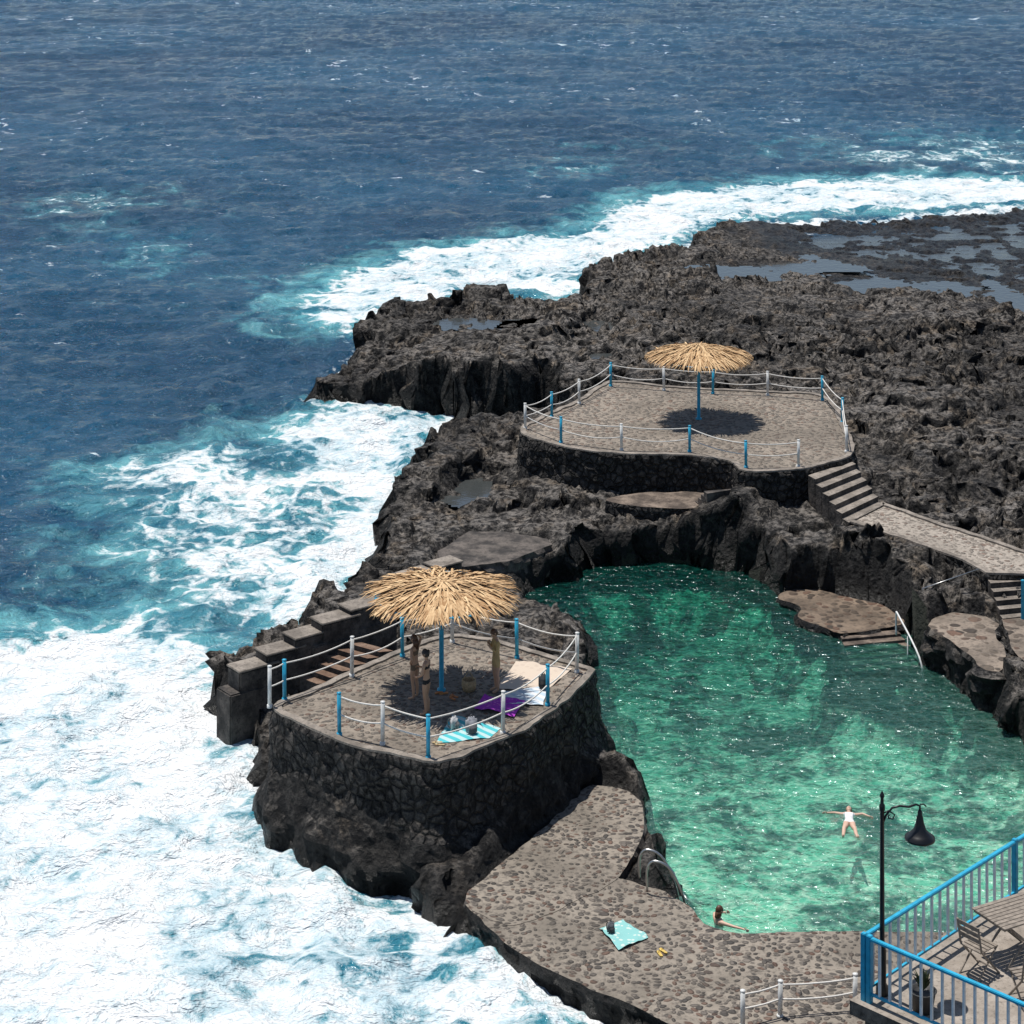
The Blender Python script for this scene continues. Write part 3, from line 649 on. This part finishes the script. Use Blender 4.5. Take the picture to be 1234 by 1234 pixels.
g.tube(catmull_open([a,a+Vector((0,0,.65)),a.lerp(b,.12)+Vector((0,0,.72)),b+Vector((0,0,.35)),b+Vector((0.1,-.2,-.5))]),.03,0,8)
g.tube([a.lerp(b,.5)+Vector((0,0,.5)),a.lerp(b,.5)+Vector((0,0,-.9))],.02,0,6);g.obj('handrail',[M['white']],None,True)
g=G();a=Vector(P(1112,728,1.3));b=Vector(P(1180,706,1.7));g.tube([a,a+Vector((0,0,.5)),b+Vector((0,0,.55)),b],.02,0,6);g.obj('handrail',[M['steel']],None,True)
g=G();g.lathe([(.07,-.3),(.07,1.0),(.08,1.02),(.0,1.06)],P(1233,738,1.25),0,12);g.obj('blue_post',[M['blue']],None,True)
# ------------------------------------------------------------------ towels & bags
def cloth(name,corners,z,col,col2=None,stripes=False,sc=5):
    c=[np.array(XY(a,b,z)) for a,b in corners];n=16;v=[]
    for j in range(n+1):
        for i in range(n+1):
            s,t=i/n,j/n;p=(c[0]*(1-s)+c[1]*s)*(1-t)+(c[3]*(1-s)+c[2]*s)*t
            w=float(fbm(np.array([p[0]*1.]),np.array([p[1]*1.]),2.2,3,len(name))[0])
            v.append((p[0]+w*.06,p[1]+w*.05,z+.012+max(0,w)*.07))
    f=[(j*(n+1)+i,j*(n+1)+i+1,(j+1)*(n+1)+i+1,(j+1)*(n+1)+i) for j in range(n) for i in range(n)]
    m=NT(name+'_cloth');p=m.pos();k=m.vor(p,sc)
    cc=m.mix(m.mr(k,.3,.34),col2 or col,col) if not stripes else m.mix(m.mr(m.n('TexWave',i_Vector=p,i_Scale=1.6,bands_direction='DIAGONAL').outputs[0],.45,.55),col,col2)
    return mk(name,v,f,m.done(m.pbr(cc,.9)),None,True)
cloth('beach_mat',[(622,797),(690,806),(655,836),(600,830)],3.0,(.55,.46,.37),(.51,.42,.34))
cloth('pale_beach_towel',[(607,834),(660,826),(655,850),(604,850)],3.02,(.42,.52,.60),(.60,.62,.64),True)
cloth('purple_beach_towel',[(583,838),(632,846),(620,864),(572,854)],3.035,(.36,.03,.42),(.55,.12,.5),False,9)
cloth('turquoise_beach_towel',[(545,862),(604,878),(590,890),(525,897)],3.0,(.06,.42,.46),(.40,.56,.56),True)
cloth('turquoise_beach_towel',[(722,1120),(752,1108),(782,1130),(745,1146)],.57,(.22,.48,.46),(.5,.60,.55),False,7)
def backpack(name,px,py,z,col,rot=0,s=1.):
    c=Vector(P(px,py,z));e=empty(name,c);e.rotation_euler[2]=rot;g=G()
    g.box((0,0,.22*s),(.3*s,.2*s,.42*s),0,None,.07*s);g.box((0,-.12*s,.15*s),(.22*s,.09*s,.22*s),1,None,.035*s)
    for sx_ in (-.08,.08): g.tube(catmull_open([Vector((sx_*s,.09*s,.38*s)),Vector((sx_*s,.19*s,.28*s)),Vector((sx_*s,.17*s,.12*s)),Vector((sx_*s,.09*s,.05*s))]),.018*s,1,6)
    g.tube(catmull_open([Vector((-.04*s,0,.42*s)),Vector((0,0,.49*s)),Vector((.04*s,0,.42*s))]),.012*s,1,6)
    g.obj('bag_parts',[simple(name+'_fabric',col,.8),simple(name+'_trim',tuple(x*.35 for x in col),.8)],e,True)
backpack('backpack',568,884,3.03,(.30,.31,.34),.4);backpack('backpack',547,879,3.03,(.5,.5,.5),1.1,.8);backpack('backpack',655,830,3.03,(.03,.035,.04),-.3,.9);backpack('backpack',736,1124,.6,(.12,.13,.14),.5,.6)
g=G();c=P(565,832,3.0)
g.lathe([(0,0),(.16,.0),(.2,.15),(.19,.3),(.17,.3),(.16,.05)],c,0,18);cv=Vector(c)
g.tube(catmull_open([cv+Vector((-.15,0,.28)),cv+Vector((0,0,.5)),cv+Vector((.15,0,.28))]),.014,0,6);g.obj('straw_bag',[simple('straw',(.40,.29,.17),.9,.3,30)],None,True)
def sandals(px,py,z,col,rot):
    g=G();c=Vector(P(px,py,z))
    for k in (0,1):
        R=Matrix.Rotation(rot+.3*k,3,'Z');o=c+R@Vector((.14*k,.05*k,0))
        pr=[(.0,-.13),(.035,-.12),(.035,0),(.048,.08),(.03,.13),(-.02,.13),(-.042,.07),(-.032,-.1)]
        g.prism([tuple((o+R@Vector((x,y,0)))[:2]) for x,y in pr],z+.025,z+.002)
        g.tube([o+R@Vector((-.04,.02,.02)),o+R@Vector((0,.07,.06)),o+R@Vector((.04,.02,.02))],.008,0,5)
    g.obj('sandals',[simple('sandal',col)])
sandals(545,842,3,(.45,.16,.04),.6);sandals(530,898,3,(.4,.3,.16),1.4);sandals(795,1150,.56,(.6,.42,.1),.3);sandals(535,836,3,(.5,.2,.05),2.)
# ------------------------------------------------------------------ people
def skinmat(name,c):
    m=NT(name);n=m.noise(m.obj(),6,3);return m.done(m.pbr(m.mix(m.mr(n,.3,.7),tuple(x*.9 for x in c),c),.55,None,.4))
MH=simple('dark_hair',(.018,.012,.009),.5,.3,40);MHB=simple('brown_hair',(.09,.04,.02),.5,.3,40);EYE=simple('eye',(.02,.015,.012),.2);LIP=simple('lips',(.32,.10,.08),.5);EW=simple('eye_white',(.7,.7,.68),.3)
def person(name,loc,rot,J,skin,cloths,hair,hairlen=.0,matfn=None,tilt=None,width=1.,cap=None,bun=False):
    """J: joint overrides in body space (x right, y forward, z up) metres."""
    D=dict(pel=(0,0,.93),wai=(0,.005,1.06),che=(0,.01,1.22),uch=(0,0,1.35),nec=(0,-.005,1.43),nk2=(0,.01,1.49))
    for s,t in (('L',-1),('R',1)):
        D.update({'sh'+s:(t*.165,0,1.36),'el'+s:(t*.22,-.02,1.09),'wr'+s:(t*.23,.05,.85),'ha'+s:(t*.23,.07,.79),
        'hi'+s:(t*.085,0,.86),'th'+s:(t*.095,.01,.68),'kn'+s:(t*.095,.01,.47),'ca'+s:(t*.095,-.015,.34),'an'+s:(t*.09,-.02,.075),'ba'+s:(t*.10,.09,.03),'to'+s:(t*.105,.15,.02)})
    D.update(J)
    Rd=dict(pel=(.135,.105),wai=(.11,.085),che=(.13,.095),uch=(.12,.085),nec=(.05,.05),nk2=(.047,.047))
    for s in 'LR': Rd.update({'sh'+s:(.052,.052),'el'+s:(.038,.036),'wr'+s:(.025,.022),'ha'+s:(.034,.018),'hi'+s:(.088,.09),'th'+s:(.078,.08),'kn'+s:(.052,.055),'ca'+s:(.052,.055),'an'+s:(.034,.036),'ba'+s:(.038,.026),'to'+s:(.032,.018)})
    E=[('pel','wai'),('wai','che'),('che','uch'),('uch','nec'),('nec','nk2')]
    for s in 'LR': E+=[('uch','sh'+s),('sh'+s,'el'+s),('el'+s,'wr'+s),('wr'+s,'ha'+s),('pel','hi'+s),('hi'+s,'th'+s),('th'+s,'kn'+s),('kn'+s,'ca'+s),('ca'+s,'an'+s),('an'+s,'ba'+s),('ba'+s,'to'+s)]
    K=list(D);me=bpy.data.meshes.new('sk');me.from_pydata([D[k] for k in K],[(K.index(a),K.index(b)) for a,b in E],[])
    ob=bpy.data.objects.new('sk',me);S.collection.objects.link(ob);md=ob.modifiers.new('s','SKIN');md.use_smooth_shade=True
    sv=me.skin_vertices[0].data
    for i,k in enumerate(K): sv[i].radius=(Rd[k][0]*width,Rd[k][1]*width);sv[i].use_root=(k=='pel')
    ss=ob.modifiers.new('b','SUBSURF');ss.levels=2;ss.render_levels=2
    dg=bpy.context.evaluated_depsgraph_get();nm=bpy.data.meshes.new_from_object(ob.evaluated_get(dg));bpy.data.objects.remove(ob)
    nm.materials.clear();nm.materials.append(skin)
    for c in cloths: nm.materials.append(c)
    if matfn:
        for p in nm.polygons: p.material_index=matfn(p.center)
    e=empty(name,loc);e.rotation_euler=rot if isinstance(rot,tuple) else (0,0,rot)
    nm.name='body';link(bpy.data.objects.new('body',nm),e)
    g=G()
    for s,t in (('L',-1),('R',1)):   # five bent fingers per hand
        w=Vector(D['wr'+s]);h_=Vector(D['ha'+s]);d=(h_-w).normalized();sd_=d.cross(Vector((t,0.01,.02))).normalized()
        if sd_.length<.5: sd_=Vector((0,1,0))
        pn=d.cross(sd_).normalized();tip=h_+d*.015
        for k,L in enumerate((.066,.075,.070,.055)):
            b=tip+sd_*(-.026+.0175*k);g.tube([b,b+d*L*.45+pn*.004,b+d*L*.8+pn*.014,b+d*L+pn*.026],[.009,.0085,.008,.006],0,6)
        b=w+d*.03+sd_*-.024;g.tube([b,b-sd_*.022+d*.028,b-sd_*.028+d*.056+pn*.008],[.011,.0095,.007],0,6)
    g.obj('fingers',[skin],e,True)
    hc=Vector(D['nk2'])+Vector((0,.02,.10));R=(Matrix.Rotation(tilt[0],3,'X')@Matrix.Rotation(tilt[1],3,'Z')) if tilt else Matrix.Identity(3)
    g=G();n,mm=24,18;vs=[];fs=[]
    for j in range(mm+1):
        ph=math.pi*j/mm
        for i in range(n):
            th=2*math.pi*i/n;x=math.sin(ph)*math.cos(th);y=math.sin(ph)*math.sin(th);z=math.cos(ph)
            taper=1-.28*max(0,-z)**1.3;X_=x*.074*taper;Y_=y*.094*(1-.12*max(0,-z));Z_=z*.115
            if y>.5:
                nz_=math.exp(-(x/.16)**2)*math.exp(-((z+.12)/.16)**2);Y_+=.022*nz_
                Y_-=.009*(math.exp(-((abs(x)-.38)/.16)**2)*math.exp(-((z-.08)/.13)**2))
                Y_+=.006*math.exp(-(x/.25)**2)*math.exp(-((z+.5)/.1)**2)+.006*math.exp(-(x/.25)**2)*math.exp(-((z+.85)/.12)**2)
            vs.append(tuple(hc+R@Vector((X_,Y_,Z_))))
    fs=[(j*n+i,(j+1)*n+i,(j+1)*n+(i+1)%n,j*n+(i+1)%n) for j in range(mm) for i in range(n)];g.add(vs,fs,0)
    g.tube([Vector(D['nk2'])-Vector((0,0,.04)),hc+R@Vector((0,-.015,-.05))],[.048,.05],0,12)
    for t in (-1,1):
        c=hc+R@Vector((t*.076,-.005,-.005));g.add([tuple(c+R@Vector((math.cos(a)*.006*t+(.008*t if k else 0),math.sin(a)*.018*q,math.cos(a)*.03*q))) for k,q in ((0,1),(1,.8)) for a in [2*math.pi*i/10 for i in range(10)]],[(i,(i+1)%10,10+(i+1)%10,10+i) for i in range(10)]+[tuple(range(10,20))],0)
        for r_,mi,oy in ((.011,2,0),(.006,1,.0065)):
            c2=hc+R@Vector((t*.03,.078+oy,.009));g.add([tuple(c2+Vector((math.sin(p_)*math.cos(q_),math.sin(p_)*math.sin(q_),math.cos(p_)))*r_) for p_ in [math.pi*a/6 for a in range(7)] for q_ in [2*math.pi*b_/8 for b_ in range(8)]],[(a*8+b_,(a+1)*8+b_,(a+1)*8+(b_+1)%8,a*8+(b_+1)%8) for a in range(6) for b_ in range(8)],mi)
    g.tube([hc+R@Vector((x,.089-abs(x)*.25,-.055)) for x in (-.022,-.01,0,.01,.022)],[.002,.005,.006,.005,.002],3,6)
    g.obj('head',[skin,EYE,EW,LIP],e,True)
    g=G();vs=[];n=28;mm=12
    for j in range(mm+1):
        for i in range(n):
            th=2*math.pi*i/n;front=max(0,math.sin(th));phm=math.pi*(.72-.36*front**.7);ph=phm*j/mm
            rr=1+.02*math.sin(i*5.1+j)
            x,y,z=math.sin(ph)*math.cos(th)*.084*rr,math.sin(ph)*math.sin(th)*.103*rr-.006,math.cos(ph)*.126*rr
            vs.append(tuple(hc+R@Vector((x,y,z))))
    g.add(vs,[(j*n+i,(j+1)*n+i,(j+1)*n+(i+1)%n,j*n+(i+1)%n) for j in range(mm) for i in range(n)],0)
    if hairlen:
        for k in range(60):
            a=math.pi*(1.0+k/59.);x=math.cos(a)*.075;y=math.sin(a)*.09-.01
            g.tube([hc+R@Vector((x,y,.0)),hc+R@Vector((x*1.02,y*1.15-.01,-.1)),hc+Vector((x*.8,y-.035,-.1-hairlen*random.uniform(.6,1)))],[.014,.012,.004],0,5)
    if bun:
        c=hc+R@Vector((0,-.10,.05));g.add([tuple(c+Vector((math.sin(p_)*math.cos(q_),math.sin(p_)*math.sin(q_),math.cos(p_)*.9))*.045) for p_ in [math.pi*a/8 for a in range(9)] for q_ in [2*math.pi*b_/12 for b_ in range(12)]],[(a*12+b_,(a+1)*12+b_,(a+1)*12+(b_+1)%12,a*12+(b_+1)%12) for a in range(8) for b_ in range(12)],0)
    g.obj('hair',[cap or hair],e,True)
    return e
TAN=skinmat('tanned_skin',(.52,.31,.20));FAIR=skinmat('fair_skin',(.60,.40,.30))
BLK=simple('black_swimwear',(.01,.01,.012),.7);TEE=simple('mustard_shirt',(.50,.34,.15),.9);WHT=simple('white_swimsuit',(.68,.68,.68),.7);SHO=simple('brown_shorts',(.16,.11,.07),.9)
def bikini(c): return 1 if (.84<c.z<.95 and abs(c.x)<.17) or (1.22<c.z<1.30 and abs(c.x)<.14) else 0
person('woman_in_black_bikini',P(514,861,3.01),math.radians(70),{'elR':(.24,.08,1.12),'wrR':(.12,.25,1.18),'haR':(.07,.28,1.2),'elL':(-.24,.04,1.10),'wrL':(-.16,.23,1.0),'haL':(-.12,.28,1.0),'knR':(.10,.05,.47)},TAN,[BLK],MH,.0,bikini,(-.35,0),.95,None,True)
person('woman_with_hand_on_head',P(500,842,3.01),math.radians(60),{'elR':(.33,.02,1.52),'wrR':(.15,.0,1.66),'haR':(.09,.0,1.68),'elL':(-.30,-.08,1.15),'wrL':(-.17,.03,.98),'haL':(-.13,.07,.96)},TAN,[SHO],MHB,.16,lambda c:1 if (.80<c.z<.95 and abs(c.x)<.2) or (1.20<c.z<1.31 and abs(c.x)<.14) else 0,(-.1,0),.95)
person('man_in_mustard_shirt',P(598,833,3.01),math.radians(110),{'elR':(.23,.06,1.13),'wrR':(.10,.20,1.32),'haR':(.05,.2,1.37),'elL':(-.23,.06,1.12),'wrL':(-.09,.22,1.26),'haL':(-.04,.22,1.3),'nk2':(0,.04,1.48)},TAN,[TEE],MHB,0,lambda c:1 if (.70<c.z<1.40 and not (abs(c.x)<.16 and c.y>.16)) else 0,(-.55,0),1.1)
sw=P(1024,1010,0)
person('floating_swimmer',(sw[0],sw[1],-.01),(math.radians(90),0,math.radians(172)),{'elL':(-.36,.02,1.42),'wrL':(-.52,.03,1.28),'haL':(-.57,.03,1.25),'elR':(.38,.02,1.38),'wrR':(.56,.03,1.33),'haR':(.62,.03,1.33),'knL':(-.15,.02,.47),'caL':(-.16,0,.34),'anL':(-.2,0,.1),'baL':(-.22,.05,.03),'toL':(-.23,.09,-.01),'knR':(.14,.05,.47),'caR':(.15,0,.34),'anR':(.17,0,.1),'baR':(.18,.05,.03),'toR':(.19,.09,-.01)},FAIR,[WHT],MHB,0,lambda c:1 if (.82<c.z<1.33 and abs(c.x)<.16) else 0,(.15,0),1.)
bw=P(866,1112,0)
person('swimming_bather',(bw[0],bw[1],-1.30),math.radians(-60),{'elL':(-.38,.14,1.33),'wrL':(-.3,.36,1.33),'haL':(-.28,.42,1.33),'elR':(.40,.14,1.35),'wrR':(.62,.28,1.35),'haR':(.68,.30,1.35)},FAIR,[WHT],MHB,.05,lambda c:1 if (1.0<c.z<1.26 and abs(c.x)<.16) else 0,(.1,0),1.)
# ------------------------------------------------------------------ light, sky, camera
el,az=math.radians(76),math.radians(-45)   # azimuth from +Y, clockwise
W=bpy.data.worlds.new('World');S.world=W;W.use_nodes=True;nt=W.node_tree;bg=nt.nodes['Background']
sk=nt.nodes.new('ShaderNodeTexSky');sk.sky_type='NISHITA';sk.sun_disc=False;sk.sun_elevation=el;sk.sun_rotation=az;sk.air_density=1.0;sk.dust_density=.5
tc=nt.nodes.new('ShaderNodeTexCoord');sp_=nt.nodes.new('ShaderNodeSeparateXYZ');cb=nt.nodes.new('ShaderNodeCombineXYZ');ab=nt.nodes.new('ShaderNodeMath');ab.operation='ABSOLUTE'
lt=nt.nodes.new('ShaderNodeMapRange');lt.inputs[1].default_value=-.06;lt.inputs[2].default_value=0;mx=nt.nodes.new('ShaderNodeMix');mx.data_type='RGBA';mx.blend_type='MULTIPLY';mx.inputs[0].default_value=1
nt.links.new(tc.outputs['Generated'],sp_.inputs[0]);nt.links.new(sp_.outputs[0],cb.inputs[0]);nt.links.new(sp_.outputs[1],cb.inputs[1]);nt.links.new(sp_.outputs[2],ab.inputs[0]);nt.links.new(ab.outputs[0],cb.inputs[2]);nt.links.new(cb.outputs[0],sk.inputs[0])
nt.links.new(sp_.outputs[2],lt.inputs[0])
lo_=nt.nodes.new('ShaderNodeMix');lo_.data_type='RGBA';lo_.inputs[6].default_value=(.07,.22,.42,1);lo_.inputs[7].default_value=(1,1,1,1);nt.links.new(lt.outputs[0],lo_.inputs[0])  # blue tint added to the mirrored sky below the horizon, for sea reflections
nt.links.new(sk.outputs[0],mx.inputs[6]);nt.links.new(lo_.outputs[2],mx.inputs[7]);nt.links.new(mx.outputs[2],bg.inputs[0]);bg.inputs[1].default_value=.09
sd=Vector((math.sin(az)*math.cos(el),math.cos(az)*math.cos(el),math.sin(el)))
L=bpy.data.lights.new('sun','SUN');L.energy=5.0;L.angle=math.radians(.5);L.color=(1,.96,.9)
lo=bpy.data.objects.new('sun',L);lo.rotation_euler=(-sd).to_track_quat('-Z','Y').to_euler();lo.location=(0,0,60);S.collection.objects.link(lo)
cam=bpy.data.cameras.new('camera');cam.sensor_width=36;cam.lens=36*F/1234;cam.clip_end=20000;cam.shift_y=-(617+HOR)/1234
co=bpy.data.objects.new('camera',cam);co.location=(0,0,H);co.rotation_euler=(math.pi/2,0,0);S.collection.objects.link(co);S.camera=co
S.view_settings.view_transform='Standard';S.view_settings.look='None';S.view_settings.exposure=0;S.view_settings.gamma=1
